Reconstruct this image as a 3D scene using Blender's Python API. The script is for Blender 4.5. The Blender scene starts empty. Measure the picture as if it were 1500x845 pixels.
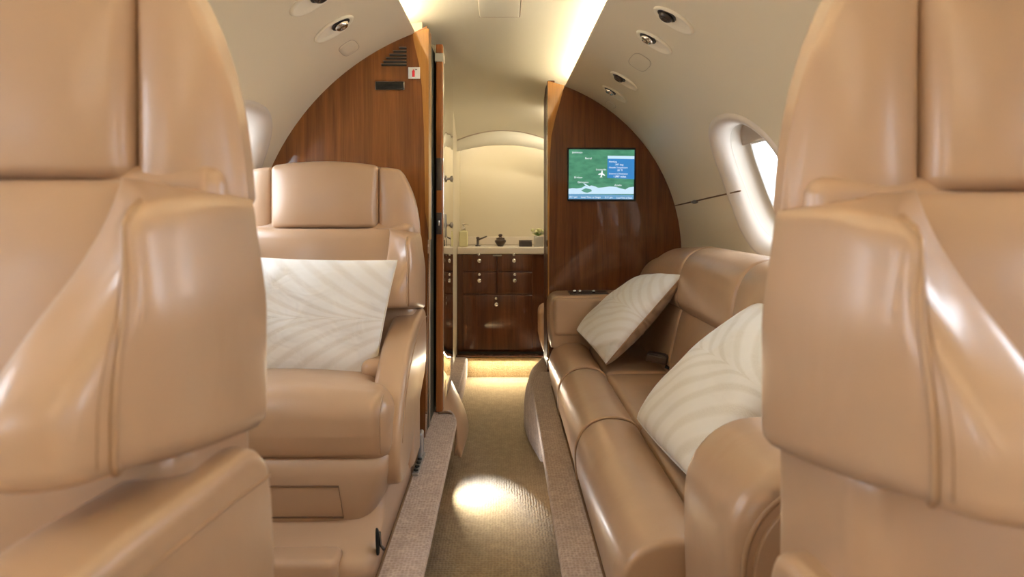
import bpy, bmesh, math, random
from mathutils import Vector, Matrix
random.seed(7)
PI = math.pi
sc = bpy.context.scene
COL = sc.collection
CZ = 1.0            # lens height above the aisle floor; metres, x across, y aft, z up
F = 960.0           # focal length in pixels of a 1500 wide frame

# ------------------------------------------------------------------ camera, light, exposure
cam = bpy.data.objects.new('camera', bpy.data.cameras.new('camera'))
COL.objects.link(cam); sc.camera = cam
cam.location = (0, 0, CZ); cam.rotation_euler = (PI/2, 0, 0)
cam.data.sensor_width = 36; cam.data.lens = F/1500*36
cam.data.shift_x = (750-737)/1500; cam.data.shift_y = -(422.5-310)/1500
cam.data.clip_start = 0.02
cam.data.dof.use_dof = True; cam.data.dof.focus_distance = 2.3; cam.data.dof.aperture_fstop = 5.0
sc.view_settings.view_transform = 'Standard'; sc.view_settings.look = 'None'
sc.view_settings.exposure = 0.22; sc.view_settings.gamma = 1.0
SKY = 11.0          # daylight outside the windows
COVE = 60.0        # warm ceiling coves
world = bpy.data.worlds.new('World'); sc.world = world; world.use_nodes = True
bg = world.node_tree.nodes['Background']; bg.inputs[0].default_value = (0.90, 0.95, 1.0, 1); bg.inputs[1].default_value = SKY

def area(name, loc, size, power, col, direction, size_y=None, portal=False, spread=None):
    l = bpy.data.lights.new(name, 'AREA'); l.energy = power; l.color = col
    l.size = size
    if size_y: l.shape = 'RECTANGLE'; l.size_y = size_y
    if portal: l.cycles.is_portal = True
    if spread: l.spread = spread
    o = bpy.data.objects.new(name, l); COL.objects.link(o); o.location = loc
    o.rotation_euler = Vector(direction).to_track_quat('-Z', 'Y').to_euler()
    return o
# added fill lamp, unseen behind the lens, brightening the near seats
area('cabin_fill', (0, -0.9, CZ+.66), .55, 3.5, (1, .91, .80), (0, .25, -1), 1.6)

# ------------------------------------------------------------------ helpers
def setp(o, label=None, cat=None, group=None, kind=None):
    if label: o['label'] = label
    if cat: o['category'] = cat
    if group: o['group'] = group
    if kind: o['kind'] = kind
    return o
def empty(name, loc, label=None, cat=None, group=None, kind=None):
    o = bpy.data.objects.new(name, None); COL.objects.link(o); o.location = loc
    o.empty_display_size = .05
    return setp(o, label, cat, group, kind)
def wloc(p):
    v = Vector((0, 0, 0))
    while p: v += p.location; p = p.parent
    return v
def mk(name, vf, mat, parent=None, smooth=True, base=None):
    """vf: (verts, faces) in world coordinates -> one mesh object"""
    V, Fc = vf
    off = wloc(parent) if parent else Vector(base if base else (0, 0, 0))
    me = bpy.data.meshes.new(name)
    me.from_pydata([tuple(Vector(v)-off) for v in V], [], Fc)
    bm = bmesh.new(); bm.from_mesh(me)
    bmesh.ops.recalc_face_normals(bm, faces=bm.faces); bm.to_mesh(me); bm.free()
    if smooth:
        for p in me.polygons: p.use_smooth = True
    me.materials.append(mat)
    o = bpy.data.objects.new(name, me); COL.objects.link(o)
    if parent: o.parent = parent
    elif base: o.location = base
    return o
def join(*vfs):
    V = []; Fc = []
    for v, f in vfs:
        n = len(V); V += list(v); Fc += [tuple(i+n for i in q) for q in f]
    return V, Fc
def loft(rows, closed=True, cap=True):
    n = len(rows[0]); V = [tuple(p) for r in rows for p in r]; Fc = []
    m = n if closed else n-1
    for i in range(len(rows)-1):
        for j in range(m):
            a = i*n+j; b = i*n+(j+1) % n
            Fc.append((a, b, b+n, a+n))
    if cap and closed:
        Fc.append(tuple(range(n))[::-1]); Fc.append(tuple((len(rows)-1)*n+j for j in range(n)))
    return V, Fc
def chaikin(P, n=2, closed=True):
    P = [Vector(p) for p in P]
    for _ in range(n):
        Q = []
        m = len(P)
        rng = range(m) if closed else range(m-1)
        if not closed: Q.append(P[0])
        for i in rng:
            a, b = P[i], P[(i+1) % m]
            Q += [a*.75+b*.25, a*.25+b*.75]
        if not closed: Q.append(P[-1])
        P = Q
    return P
def box(x0, x1, y0, y1, z0, z1):
    V = [(x, y, z) for x in (x0, x1) for y in (y0, y1) for z in (z0, z1)]
    return V, [(0, 1, 3, 2), (4, 6, 7, 5), (0, 4, 5, 1), (2, 3, 7, 6), (0, 2, 6, 4), (1, 5, 7, 3)]
def rbox(x0, x1, y0, y1, z0, z1, r=.01, k=4, m=10, f=None):
    """rounded box with a fine grid; f deforms each point, given normalised (u,v,w) in -1..1"""
    c = [(x0+x1)/2, (y0+y1)/2, (z0+z1)/2]; h = [(x1-x0)/2, (y1-y0)/2, (z1-z0)/2]
    r = min(r, *[q*.98 for q in h])
    L = []
    for q in h:
        a = [-q + r*i/k for i in range(k)]
        mid = [-(q-r)+2*(q-r)*i/m for i in range(m+1)]
        L.append(a+mid+[-t for t in a[::-1]])
    n = len(L[0]); idx = {}; V = []; Fc = []
    def vid(i, j, l):
        key = (i, j, l)
        if key in idx: return idx[key]
        p = Vector((L[0][i], L[1][j], L[2][l]))
        inn = Vector([max(-(h[t]-r), min(h[t]-r, p[t])) for t in range(3)])
        d = p-inn
        if d.length > 1e-9:
            # even spacing round the corner
            d = Vector([math.tan(max(-1, min(1, q/r))*PI/4) for q in d])
            d = d.normalized()*r
        q = inn+d
        w = Vector([q[t]/h[t] for t in range(3)])
        q = q+Vector(c)
        if f: q = f(q, w)
        idx[key] = len(V); V.append(tuple(q)); return idx[key]
    N = n-1
    for a in range(N):
        for b in range(N):
            for s in (0, N):
                Fc.append((vid(s, a, b), vid(s, a+1, b), vid(s, a+1, b+1), vid(s, a, b+1)))
                Fc.append((vid(a, s, b), vid(a+1, s, b), vid(a+1, s, b+1), vid(a, s, b+1)))
                Fc.append((vid(a, b, s), vid(a+1, b, s), vid(a+1, b+1, s), vid(a, b+1, s)))
    return V, Fc
def tube(P, r, n=8, closed=False, ry=None):
    P = [Vector(p) for p in P]; rows = []; m = len(P); up = None
    for i, p in enumerate(P):
        if closed: t = P[(i+1) % m]-P[i-1]
        else: t = P[min(i+1, m-1)]-P[max(i-1, 0)]
        t.normalize()
        if up is None: up = Vector((0, 0, 1)) if abs(t.z) < .9 else Vector((1, 0, 0))
        a = t.cross(up)
        if a.length < 1e-6: a = t.orthogonal()
        a.normalize(); b = a.cross(t).normalized(); up = b
        rr = r[i] if isinstance(r, (list, tuple)) else r
        rows.append([p+a*math.cos(2*PI*j/n)*rr+b*math.sin(2*PI*j/n)*rr for j in range(n)])
    if closed: rows.append(rows[0]); return loft(rows, cap=False)
    return loft(rows)
def lathe(prof, origin, axis=(0, 0, 1), n=32, sx=1, sy=1, xdir=None):
    """prof: list of (radius, height along axis)"""
    ax = Vector(axis).normalized()
    a = Vector(xdir).normalized() if xdir else ax.orthogonal().normalized()
    b = ax.cross(a); o = Vector(origin)
    rows = [[o+a*math.cos(2*PI*j/n)*r*sx+b*math.sin(2*PI*j/n)*r*sy+ax*h for j in range(n)] for r, h in prof]
    return loft(rows)
def prism(P, d, k=0):
    """flat outline P (3-D points) swept along vector d"""
    P = [Vector(p) for p in P]; d = Vector(d); n = len(P)
    V = [tuple(p) for p in P]+[tuple(p+d) for p in P]
    return V, [tuple(range(n))[::-1], tuple(range(n, 2*n))]+[(i, (i+1) % n, (i+1) % n+n, i+n) for i in range(n)]
def extr_y(prof, y0, y1, r=.02, k=5, m=8, ch=2, f=None):
    """closed (x,z) profile swept along y with rounded ends; insets the outline near the ends"""
    P = [Vector((p[0], p[1])) for p in chaikin([(a, b, 0) for a, b in prof], ch)]
    n = len(P)
    ar = sum(P[i].x*P[(i+1) % n].y-P[(i+1) % n].x*P[i].y for i in range(n))
    sg = 1 if ar > 0 else -1
    N = []
    for i in range(n):
        t = P[(i+1) % n]-P[i-1]; t.normalize(); N.append(Vector((-t.y, t.x))*sg)
    ys = []
    for i in range(k+1):
        a = i/k*PI/2; ys.append((y0+r*(1-math.cos(a)) if 0 else y0+r*(1-math.cos(a)), r*(1-math.sin(a))))
    st = [(y0+r*(1-math.cos(i/k*PI/2)), r*(1-math.sin(i/k*PI/2))) for i in range(k+1)]
    mid = [(y0+r+(y1-y0-2*r)*i/m, 0) for i in range(1, m)]
    en = [(y1-(y-y0), q) for y, q in st[::-1]]
    rows = []
    for y, ins in st+mid+en:
        row = []
        for p, nn in zip(P, N):
            q = p+nn*ins
            v = Vector((q.x, y, q.y))
            if f: v = f(v, (y-y0)/(y1-y0))
            row.append(v)
        rows.append(row)
    return loft(rows)
def mirx(vf, xc, s):
    return vf if s > 0 else ([(2*xc-v[0], v[1], v[2]) for v in vf[0]], vf[1])
def sstep(a, b, x):
    t = max(0, min(1, (x-a)/(b-a))); return t*t*(3-2*t)

# ------------------------------------------------------------------ materials
def mat(name, col, rough=.5, metal=0, coat=0, coat_r=.1, emit=None, es=0, spec=.5, sheen=0):
    m = bpy.data.materials.new(name); m.use_nodes = True
    b = m.node_tree.nodes['Principled BSDF']
    b.inputs['Base Color'].default_value = (*col, 1); b.inputs['Roughness'].default_value = rough
    b.inputs['Metallic'].default_value = metal; b.inputs['Coat Weight'].default_value = coat
    b.inputs['Coat Roughness'].default_value = coat_r; b.inputs['Specular IOR Level'].default_value = spec
    b.inputs['Sheen Weight'].default_value = sheen
    if emit: b.inputs['Emission Color'].default_value = (*emit, 1); b.inputs['Emission Strength'].default_value = es
    return m
class G:
    def __init__(s, m): s.m = m; s.t = m.node_tree; s.b = s.t.nodes['Principled BSDF']
    def n(s, ty, **kw):
        q = s.t.nodes.new(ty)
        for k, v in kw.items():
            if k[0] == '_': setattr(q, k[1:], v)
            else: q.inputs[k.replace('_', ' ')].default_value = v
        return q
    def l(s, a, ao, b, bi): s.t.links.new(a.outputs[ao], b.inputs[bi])
    def coords(s, scale=(1, 1, 1), rot=(0, 0, 0)):
        tc = s.n('ShaderNodeTexCoord'); mp = s.n('ShaderNodeMapping')
        mp.inputs['Scale'].default_value = scale; mp.inputs['Rotation'].default_value = rot
        s.l(tc, 'Object', mp, 'Vector'); return mp
    def ramp(s, src, out, stops):
        r = s.n('ShaderNodeValToRGB'); e = r.color_ramp.elements
        while len(e) < len(stops): e.new(.5)
        for q, (p, c) in zip(e, stops): q.position = p; q.color = (*c, 1)
        s.l(src, out, r, 'Fac'); return r
    def bump(s, src, out, strength, dist, prev=None):
        b = s.n('ShaderNodeBump'); b.inputs['Strength'].default_value = strength; b.inputs['Distance'].default_value = dist
        s.l(src, out, b, 'Height')
        if prev: s.l(prev, 'Normal', b, 'Normal')
        s.l(b, 'Normal', s.b, 'Normal'); return b
def leather(name, c, rough=.36, wr=.35):
    m = mat(name, c, rough, coat=.35, coat_r=.20); g = G(m)
    mp = g.coords()
    n0 = g.n('ShaderNodeTexNoise', Scale=3.0, Detail=3.0)
    g.l(mp, 'Vector', n0, 'Vector')
    lo = tuple(q*.90 for q in c); hi = tuple(min(1, q*1.06) for q in c)
    r = g.ramp(n0, 'Fac', [(.3, lo), (.7, hi)]); g.l(r, 'Color', g.b, 'Base Color')
    n1 = g.n('ShaderNodeTexNoise', Scale=9.0, Detail=2.0, Distortion=.6); g.l(mp, 'Vector', n1, 'Vector')
    b1 = g.bump(n1, 'Fac', wr, .006)
    v = g.n('ShaderNodeTexVoronoi', Scale=420.0); g.l(mp, 'Vector', v, 'Vector')
    g.bump(v, 'Distance', .12, .0006, b1)
    return m
def wood(name, dark, light, scale=1.0, coat=.9, rough=.35, rot=(0, 0, 0)):
    m = mat(name, dark, .5, coat=coat, coat_r=.02, spec=.15); g = G(m)
    mp = g.coords((14*scale, 14*scale, .8*scale), rot)
    n1 = g.n('ShaderNodeTexNoise', Scale=2.2, Detail=8.0, Roughness=.65, Distortion=.4); g.l(mp, 'Vector', n1, 'Vector')
    mp2 = g.coords((90*scale, 90*scale, 2.0*scale), rot)
    n2 = g.n('ShaderNodeTexNoise', Scale=3.0, Detail=4.0); g.l(mp2, 'Vector', n2, 'Vector')
    mx = g.n('ShaderNodeMath', _operation='MULTIPLY_ADD'); mx.inputs[1].default_value = .35
    g.l(n2, 'Fac', mx, 0); g.l(n1, 'Fac', mx, 2)
    r = g.ramp(mx, 'Value', [(.48, dark), (.86, light)]); g.l(r, 'Color', g.b, 'Base Color')
    return m
def carpet(name, c0, c1, sx, sy, gold=False):
    m = mat(name, c0, .95, spec=.15, sheen=.15); g = G(m)
    mp = g.coords((sx, sy, sx))
    v = g.n('ShaderNodeTexVoronoi', Scale=1.0, Randomness=.45); g.l(mp, 'Vector', v, 'Vector')
    n = g.n('ShaderNodeTexNoise', Scale=.25, Detail=5.0); g.l(mp, 'Vector', n, 'Vector')
    a = g.n('ShaderNodeMath', _operation='MULTIPLY'); g.l(v, 'Distance', a, 0); g.l(n, 'Fac', a, 1)
    r = g.ramp(a, 'Value', [(.08, c1), (.48, c0)] ); g.l(r, 'Color', g.b, 'Base Color')
    b = g.bump(v, 'Distance', .9, .003); b.invert = True
    return m
TAN = (.49, .318, .198)
M = {}
M['leather'] = leather('tan_leather', TAN)
M['leather2'] = leather('tan_leather_smooth', (.49, .318, .198), .32, .15)
M['piping'] = mat('leather_piping', (.40, .25, .145), .4)
M['seam'] = mat('seam_shadow_thread', (.20, .11, .055), .7)
M['shell'] = mat('tan_seat_shell', (.48, .32, .21), .42)
M['cream'] = mat('cream_liner', (.80, .70, .53), .42, spec=.35)
M['cream2'] = mat('cream_ceiling', (.80, .75, .60), .5, spec=.3)
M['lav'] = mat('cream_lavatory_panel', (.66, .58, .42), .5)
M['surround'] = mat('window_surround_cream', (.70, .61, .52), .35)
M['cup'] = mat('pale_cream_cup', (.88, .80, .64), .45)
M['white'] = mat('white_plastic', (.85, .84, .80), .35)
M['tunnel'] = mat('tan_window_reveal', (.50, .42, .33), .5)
M['shade'] = mat('pleated_shade', (.50, .40, .30), .6)
M['woodL'] = wood('mahogany_veneer_lit', (.135, .042, .010), (.27, .098, .022))  # left bulkhead veneer, its brighter lighting painted into the colour
M['woodR'] = wood('mahogany_veneer_shaded', (.085, .025, .006), (.17, .054, .013))  # same veneer on the right bulkhead, its dimmer lighting painted in
M['woodC'] = wood('mahogany_cabinet', (.055, .016, .005), (.12, .038, .011))
M['jamb'] = wood('dark_jamb_veneer', (.045, .014, .005), (.09, .03, .010), coat=.12)
M['gold'] = wood('lit_veneer_edge', (.33, .14, .03), (.52, .25, .06), coat=.7)  # veneer edge with reflected light painted in as a lighter tone
M['reed'] = wood('door_edge_veneer', (.24, .075, .02), (.38, .14, .04), coat=.5)
M['black'] = mat('black_rubber', (.012, .013, .010), .6)
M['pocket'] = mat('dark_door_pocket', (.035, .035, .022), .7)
M['chrome'] = mat('chrome', (.75, .72, .68), .12, 1)
M['brass'] = mat('brushed_steel', (.32, .28, .24), .3, 1)
M['lock'] = mat('bronze_lock_plate', (.09, .075, .07), .35, .8)
M['mirror'] = mat('mirror', (.88, .86, .80), .02, 1)
M['counter'] = mat('cream_solid_surface', (.66, .58, .47), .35)
M['carpetG'] = carpet('gold_ribbed_carpet', (.47, .35, .185), (.30, .215, .105), 110, 95)
M['carpetP'] = carpet('beige_flecked_carpet', (.64, .52, .44), (.40, .30, .25), 120, 100)
M['dark'] = mat('dark_brown_plastic', (.05, .03, .02), .3)
M['grey'] = mat('grey_metal', (.42, .42, .44), .35, .7)
M['red'] = mat('red_print', (.60, .01, .03), .5)
M['cove'] = mat('cove_lamp', (1, 1, 1), .5, emit=(1, .86, .62), es=COVE)
M['lavlamp'] = mat('lavatory_lamp', (1, 1, 1), .5, emit=(1, .88, .66), es=16)
M['soap'] = mat('pale_yellow_soap', (.72, .66, .36), .15, coat=.5)
M['petal'] = mat('pale_yellow_petals', (.86, .84, .50), .6)
M['leaf'] = mat('green_leaves', (.20, .32, .06), .6)
def glass_mat():
    m = bpy.data.materials.new('window_glass'); m.use_nodes = True; t = m.node_tree; t.nodes.clear()
    o = t.nodes.new('ShaderNodeOutputMaterial'); a = t.nodes.new('ShaderNodeBsdfTransparent'); b = t.nodes.new('ShaderNodeBsdfGlossy')
    b.inputs['Roughness'].default_value = .03; a.inputs[0].default_value = (.93, .96, 1, 1)
    x = t.nodes.new('ShaderNodeMixShader'); x.inputs[0].default_value = .07
    t.links.new(a.outputs[0], x.inputs[1]); t.links.new(b.outputs[0], x.inputs[2]); t.links.new(x.outputs[0], o.inputs[0]); return m
M['glass'] = glass_mat()
def pillow_mat(name, c0, c1, twist, sparkle=.0):
    """woven jacquard: feathers fanning off a central quill"""
    m = mat(name, c0, .62, sheen=.3); g = G(m)
    tc = g.n('ShaderNodeTexCoord'); sp = g.n('ShaderNodeSeparateXYZ'); g.l(tc, 'UV', sp, 0)
    def ma(op, a, b=None, c=None):
        q = g.n('ShaderNodeMath', _operation=op)
        for i, v in enumerate((a, b, c)):
            if v is None: continue
            if isinstance(v, (int, float)): q.inputs[i].default_value = v
            else: g.l(v, 0, q, i)
        return q
    u = g.n('ShaderNodeMath', _operation='ADD'); g.l(sp, 0, u, 0); u.inputs[1].default_value = 0
    v = g.n('ShaderNodeMath', _operation='SUBTRACT'); g.l(sp, 1, v, 0); v.inputs[1].default_value = .5
    av = ma('ABSOLUTE', v)
    pw = ma('POWER', av, .55)
    ph = ma('ADD', ma('MULTIPLY', u, 5.5), ma('MULTIPLY', pw, twist))
    fr = ma('FRACT', ph)
    tri = ma('ABSOLUTE', ma('SUBTRACT', fr, .5))
    noi = g.n('ShaderNodeTexNoise', Scale=170.0, Detail=1.0); g.l(tc, 'UV', noi, 'Vector')
    st = g.n('ShaderNodeMapRange'); g.l(tri, 0, st, 0); st.inputs[1].default_value = .22; st.inputs[2].default_value = .40
    mask = ma('MULTIPLY', st, ma('ADD', ma('MULTIPLY', noi, 1.3), .1))
    r = g.ramp(mask, 'Value', [(.05, c0), (.8, c1)]); g.l(r, 'Color', g.b, 'Base Color')
    b = g.bump(mask, 'Value', .35, .0012)
    n2 = g.n('ShaderNodeTexNoise', Scale=5.0, Detail=2.0, Distortion=1.0); g.l(tc, 'UV', n2, 'Vector')
    g.bump(n2, 'Fac', .5, .012, b)
    return m
M['pilA'] = pillow_mat('ivory_feather_jacquard', (.93, .90, .85), (.85, .80, .73), 7.0)
M['pilB'] = pillow_mat('cream_feather_jacquard', (.90, .84, .73), (.80, .73, .60), 5.0)
M['pilT'] = pillow_mat('tan_jacquard_back', (.42, .29, .18), (.30, .19, .11), 5.0)

# ================================================================== THE SHELL
RC, RZ = .895, CZ-.21            # liner radius and centre height
def wallp(side, th, y, d=0.0):
    """point on the side liner; d > 0 goes outward"""
    r = RC+d
    return Vector((side*r*math.cos(th), y, RZ+r*math.sin(th)))
def walln(side, th): return Vector((-side*math.cos(th), 0, -math.sin(th)))   # points inward
TH0, TH1 = -.72, 1.215
WTH, WA, WB = .345, .285, .285   # window centre angle, half width (m), half height (rad)
Y0 = -2.6
def se(a, n):                    # unit superellipse
    c, s = math.cos(a), math.sin(a)
    return (math.copysign(abs(c)**(2/n), c), math.copysign(abs(s)**(2/n), s))
def build_wall(side, name, yend, wins):
    NA = 64
    V = []; Fc = []
    tw, t0, t1 = .385, WTH-.32, WTH+.32
    def grid(ya, yb, ta, tb, ny, nt):
        n = len(V)
        for i in range(ny+1):
            for j in range(nt+1):
                V.append(tuple(wallp(side, ta+(tb-ta)*j/nt, ya+(yb-ya)*i/ny)))
        for i in range(ny):
            for j in range(nt):
                a = n+i*(nt+1)+j; Fc.append((a, a+1, a+nt+2, a+nt+1))
    YE = 4.37
    def strip(ya, yb, ta, tb, d=.004):
        n = len(V); k = 8
        for i in range(k+1):
            for j in range(k+1): V.append(tuple(wallp(side, ta+(tb-ta)*j/k, ya+(yb-ya)*i/k, d)))
        for i in range(k):
            for j in range(k):
                a = n+i*(k+1)+j; Fc.append((a, a+1, a+k+2, a+k+1))
    strip(Y0, YE, t0-.02, t0+.02); strip(Y0, YE, t1-.015, t1+.02)
    for w in wins:
        for y in (w-tw, w+tw): strip(y-.02, y+.02, t0, t1)
    grid(Y0, YE, TH0, t0+.002, 8, 16); grid(Y0, YE, t1-.002, TH1, 8, 16)
    y = Y0
    for w in sorted(wins):
        a, b = w-tw, min(w+tw, yend)
        if a > y+1e-4: grid(y, a, t0, t1, 2, 16)
        y = b
        rows = []
        K = 7
        for k in range(K+1):
            row = []
            for j in range(NA):
                an = 2*PI*j/NA
                ex, ey = se(an, 2.35)
                ix, iy = WA*ex, WB*ey
                c, s = math.cos(an), math.sin(an)
                q = max(abs(c), abs(s))
                ox, oy = c/q*tw, s/q*.32
                t = k/K
                row.append(wallp(side, WTH+(oy*(1-t)+iy*t), min(w+(ox*(1-t)+ix*t), yend)))
            rows.append(row)
        v, f = loft(rows, cap=False); n = len(V)
        V.extend(v); Fc.extend([tuple(i+n for i in q) for q in f])
    grid(y, YE, t0, t1, 2, 16)
    return setp(mk(name, (V, Fc), M['cream']), kind='structure')
WR = [2.19, 1.39, .59, -.21, -1.01, -1.81]
WL = [1.93, 1.13, .33, -.47, -1.27, -2.07]
build_wall(1, 'wall_right', 3.29, WR)
build_wall(-1, 'wall_left', 2.33, WL)
wi = 0
def ring(side, w, ka, kb, d, NA=64, n=2.35, ty=0, tt=0):
    return [wallp(side, WTH+tt+WB*kb*se(2*PI*j/NA, n)[1], w+ty+WA*ka*se(2*PI*j/NA, n)[0], d) for j in range(NA)]
for side, ws in ((1, WR), (-1, WL)):
    for w in ws:
        wi += 1
        p = empty('window_%d' % wi, wallp(side, WTH, w), kind='structure')
        rows = [ring(side, w, *q) for q in ((1.03, 1.03, .004), (1.005, 1.005, -.004), (.985, .985, -.008), (.95, .95, -.007), (.88, .885, 0), (.81, .83, .014),
                                            (.765, .79, .030), (.75, .775, .045))]
        mk('window_surround', loft(rows, cap=False), M['surround'], p)
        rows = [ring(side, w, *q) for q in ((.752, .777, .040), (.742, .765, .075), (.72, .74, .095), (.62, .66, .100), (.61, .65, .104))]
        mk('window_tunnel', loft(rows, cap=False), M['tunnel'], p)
        rows = [ring(side, w, *q) for q in ((.63, .67, .099), (.625, .665, .094), (.60, .64, .094), (.59, .63, .112), (.585, .625, .16))]
        mk('window_frame', loft(rows, cap=False), M['white'], p)
        r0 = ring(side, w, .60, .64, .125); r1 = ring(side, w, .60, .64, .130)
        mk('window_pane', loft([r0, r1]), M['glass'], p)
        # pleated shade pulled a little way down from the top of the reveal
        a, b = WTH+WB*.47, WTH+WB*.80
        nn = 20
        def halfw(th):
            q = min(1, abs((th-WTH)/(WB*.79))); return WA*.765*(max(0, 1-q**2.35))**(1/2.35)
        rows = []
        for i in range(nn+1):
            th = a+(b-a)*i/nn; hw = max(.004, halfw(th)); d = .078+(.004 if i % 2 else 0)
            rows.append([wallp(side, th, w-hw+2*hw*j/6, d) for j in range(7)])
        mk('window_shade', loft(rows, closed=False, cap=False), M['shade'], p)
        mk('shade_pull', tube([wallp(side, a, w-.06+.12*j/6, .070) for j in range(7)], .004), M['surround'], p)
        c = wallp(side, WTH, w, .14)
        area('window_portal', c, .42, 1, (1, 1, 1), walln(side, WTH), .40, portal=True)

# dropped aisle, the raised ledges either side and the lavatory floor
setp(mk('floor', box(-.36, .36, Y0, 3.96, -.03, 0), M['carpetG']), kind='structure')
LH = CZ-.80
def ledge(side, edge, yend, name):
    # top with a small rounded nose; the riser is undercut so it hides below the nose
    pr = [(edge, LH-.012), (edge+.004, LH-.003), (edge+.014, LH), (edge+.05, LH), (.95, LH), (.95, LH-.05), (edge+.05, -.0), (edge+.05, LH-.05), (edge+.006, LH-.03)]
    pr = [(side*a, b) for a, b in pr]
    rows = [[(a, y, b) for a, b in pr] for y in [Y0+(yend-Y0)*i/12 for i in range(13)]]
    return setp(mk(name, loft(rows), M['carpetP'], smooth=False), kind='structure')
# left ledge: outline in plan with the rounded aft corner beside the door
def plan_slab(P, z0, z1, name, m, nose=.008):
    n = len(P); cx = sum(p[0] for p in P)/n; cy = sum(p[1] for p in P)/n
    def row(ins, z):
        out = []
        for i in range(n):
            t = (Vector(P[(i+1) % n])-Vector(P[i-1])).normalized(); nn = Vector((-t.y, t.x))
            if (Vector((cx, cy))-Vector(P[i])).dot(nn) < 0: nn = -nn
            q = Vector(P[i])+nn*ins; out.append((q.x, q.y, z))
        return out
    return mk(name, loft([row(.045, z0), row(.03, z1-.05), row(.004, z1-.02), row(0, z1-.010), row(.003, z1-.003), row(nose, z1)]), m)
cor = [(-.175+.0*t, 0) for t in ()]
pl = [(-.95, Y0), (-.175, Y0)]+[(-.175, Y0+(2.45-Y0)*i/14) for i in range(1, 15)]
for i in range(1, 9):
    a = i/8*PI/2; pl.append((-.235+.06*math.cos(a), 2.45+.22*math.sin(a)))
pl += [(-.28, 2.68), (-.95, 2.68)]
setp(plan_slab(pl, 0, LH, 'floor_ledge_left', M['carpetP']), kind='structure')
pl = [(.95, Y0), (.13, Y0)]+[(.13, Y0+(3.0-Y0)*i/14) for i in range(1, 15)]+[(.15, 3.15), (.19, 3.28), (.95, 3.3)]
setp(plan_slab(pl, 0, LH, 'floor_ledge_right', M['carpetP']), kind='structure')
# hems stitched along the carpet edge by the seats
def hem(side, x, ya, yb, name, label):
    pts = [(side*x, ya+(yb-ya)*i/60, LH+.0015) for i in range(61)]
    o = mk(name, tube(pts, .0035, 6), M['seam']); setp(o, kind='structure')
hem(-1, .276, 1.0, 2.25, 'trim_1', '')
hem(1, .222, 1.0, 3.0, 'trim_2', '')
# carpeted bulge at the foot of the right bulkhead
rows = []
for i in range(17):
    t = i/16; y = 2.62+1.03*t
    b = .150-.052*math.sin(PI*min(1, t*1.0)**.9)**1.2+ (.06*sstep(.8, 1, t))
    tp = .14+.05*sstep(.4, .8, t)+.03*sstep(.8, 1, t)
    row = []
    for j in range(9):
        s = j/8; x = tp+(b-tp)*math.sin(s*PI/2)**.8; z = (LH-.006)*(math.cos(s*PI/2))**.75
        row.append((x, y, z))
    row += [(.3, y, 0), (.3, y, LH-.006)]
    rows.append(row)
setp(mk('trim_3', loft(rows), M['carpetP']), kind='structure')

# ceiling: a shallow arch over the coves, then the slope down into the lavatory
cw = .43
def ceil_row(y, hc, hs, half): return [(x*half, y, CZ+hc-(hc-hs)*abs(x)**2) for x in [-1+2*i/16 for i in range(17)]]
rows = [ceil_row(y, .72, .685, cw) for y in (Y0, -1, 0, 1, 2, 2.6, 3.1)]
rows += [ceil_row(3.3, .712, .675, cw), ceil_row(3.5, .66, .62, cw), ceil_row(3.75, .59, .53, cw), ceil_row(4.04, .502, .36, .44)]
setp(mk('ceiling', loft(rows, closed=False, cap=False), M['cream2']), kind='structure')
for s, ye in ((-1, 2.42), (1, 3.4)):
    # light trough behind the top edge of the liner
    P = [(s*.311, CZ+.630), (s*.35, CZ+.617), (s*.40, CZ+.594), (s*.45, CZ+.600), (s*.45, CZ+.70), (s*.438, CZ+.70), (s*.438, CZ+.604), (s*.40, CZ+.600), (s*.35, CZ+.623), (s*.312, CZ+.636)]
    rows = [[(a, y, b) for a, b in P] for y in [Y0+(ye-Y0)*i/10 for i in range(11)]]
    setp(mk('trim_%d' % (4 if s < 0 else 5), loft(rows), M['cream']), kind='structure')
    L = empty('ceiling_light', (s*.385, (Y0+ye)/2, CZ+.60), 'warm cove light strip hidden along the %s edge of the ceiling' % ('left' if s < 0 else 'right'), 'light')
    mk('light_strip', rbox(s*.385-.010, s*.385+.010, Y0+.02, ye-.08, CZ+.613, CZ+.622, .004, 2, 4), M['cove'], L)
    mk('light_base', rbox(s*.385-.014, s*.385+.014, Y0+.02, ye-.06, CZ+.606, CZ+.613, .002, 2, 4), M['white'], L)
# access hatch in the ceiling, drawn by its gap
h = empty('ceiling_hatch', (-.01, 1.9, CZ+.72), 'square cream access hatch in the ceiling panel between the coves', 'hatch')
mk('panel', rbox(-.088, .062, 2.18, 2.46-.02, CZ+.7145, CZ+.722, .003, 2, 6), M['cream2'], h) if 0 else None
def at(px, py, y): return Vector(((px-737)*y/F, y, CZ+(310-py)*y/F))
mk('panel', rbox(-.086, .058, 1.72, 2.408, CZ+.714, CZ+.723, .003, 2, 6), M['cream2'], h)
mk('gap', join(tube([(.062, 1.72, CZ+.7165), (.062, 2.412, CZ+.7165)], .0022, 6), tube([(-.088, 2.412, CZ+.7165), (.062, 2.412, CZ+.7165)], .0018, 6)), M['shade'], h)
# front of the cabin, behind the lens
V = [(0, Y0, RZ)]+[tuple(wallp(1, -PI/2+2*PI*i/48, Y0)) for i in range(48)]
setp(mk('wall_front', (V, [(0, i+1, (i+1) % 48+1) for i in range(48)]), M['cream'], smooth=False), kind='structure')

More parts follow.
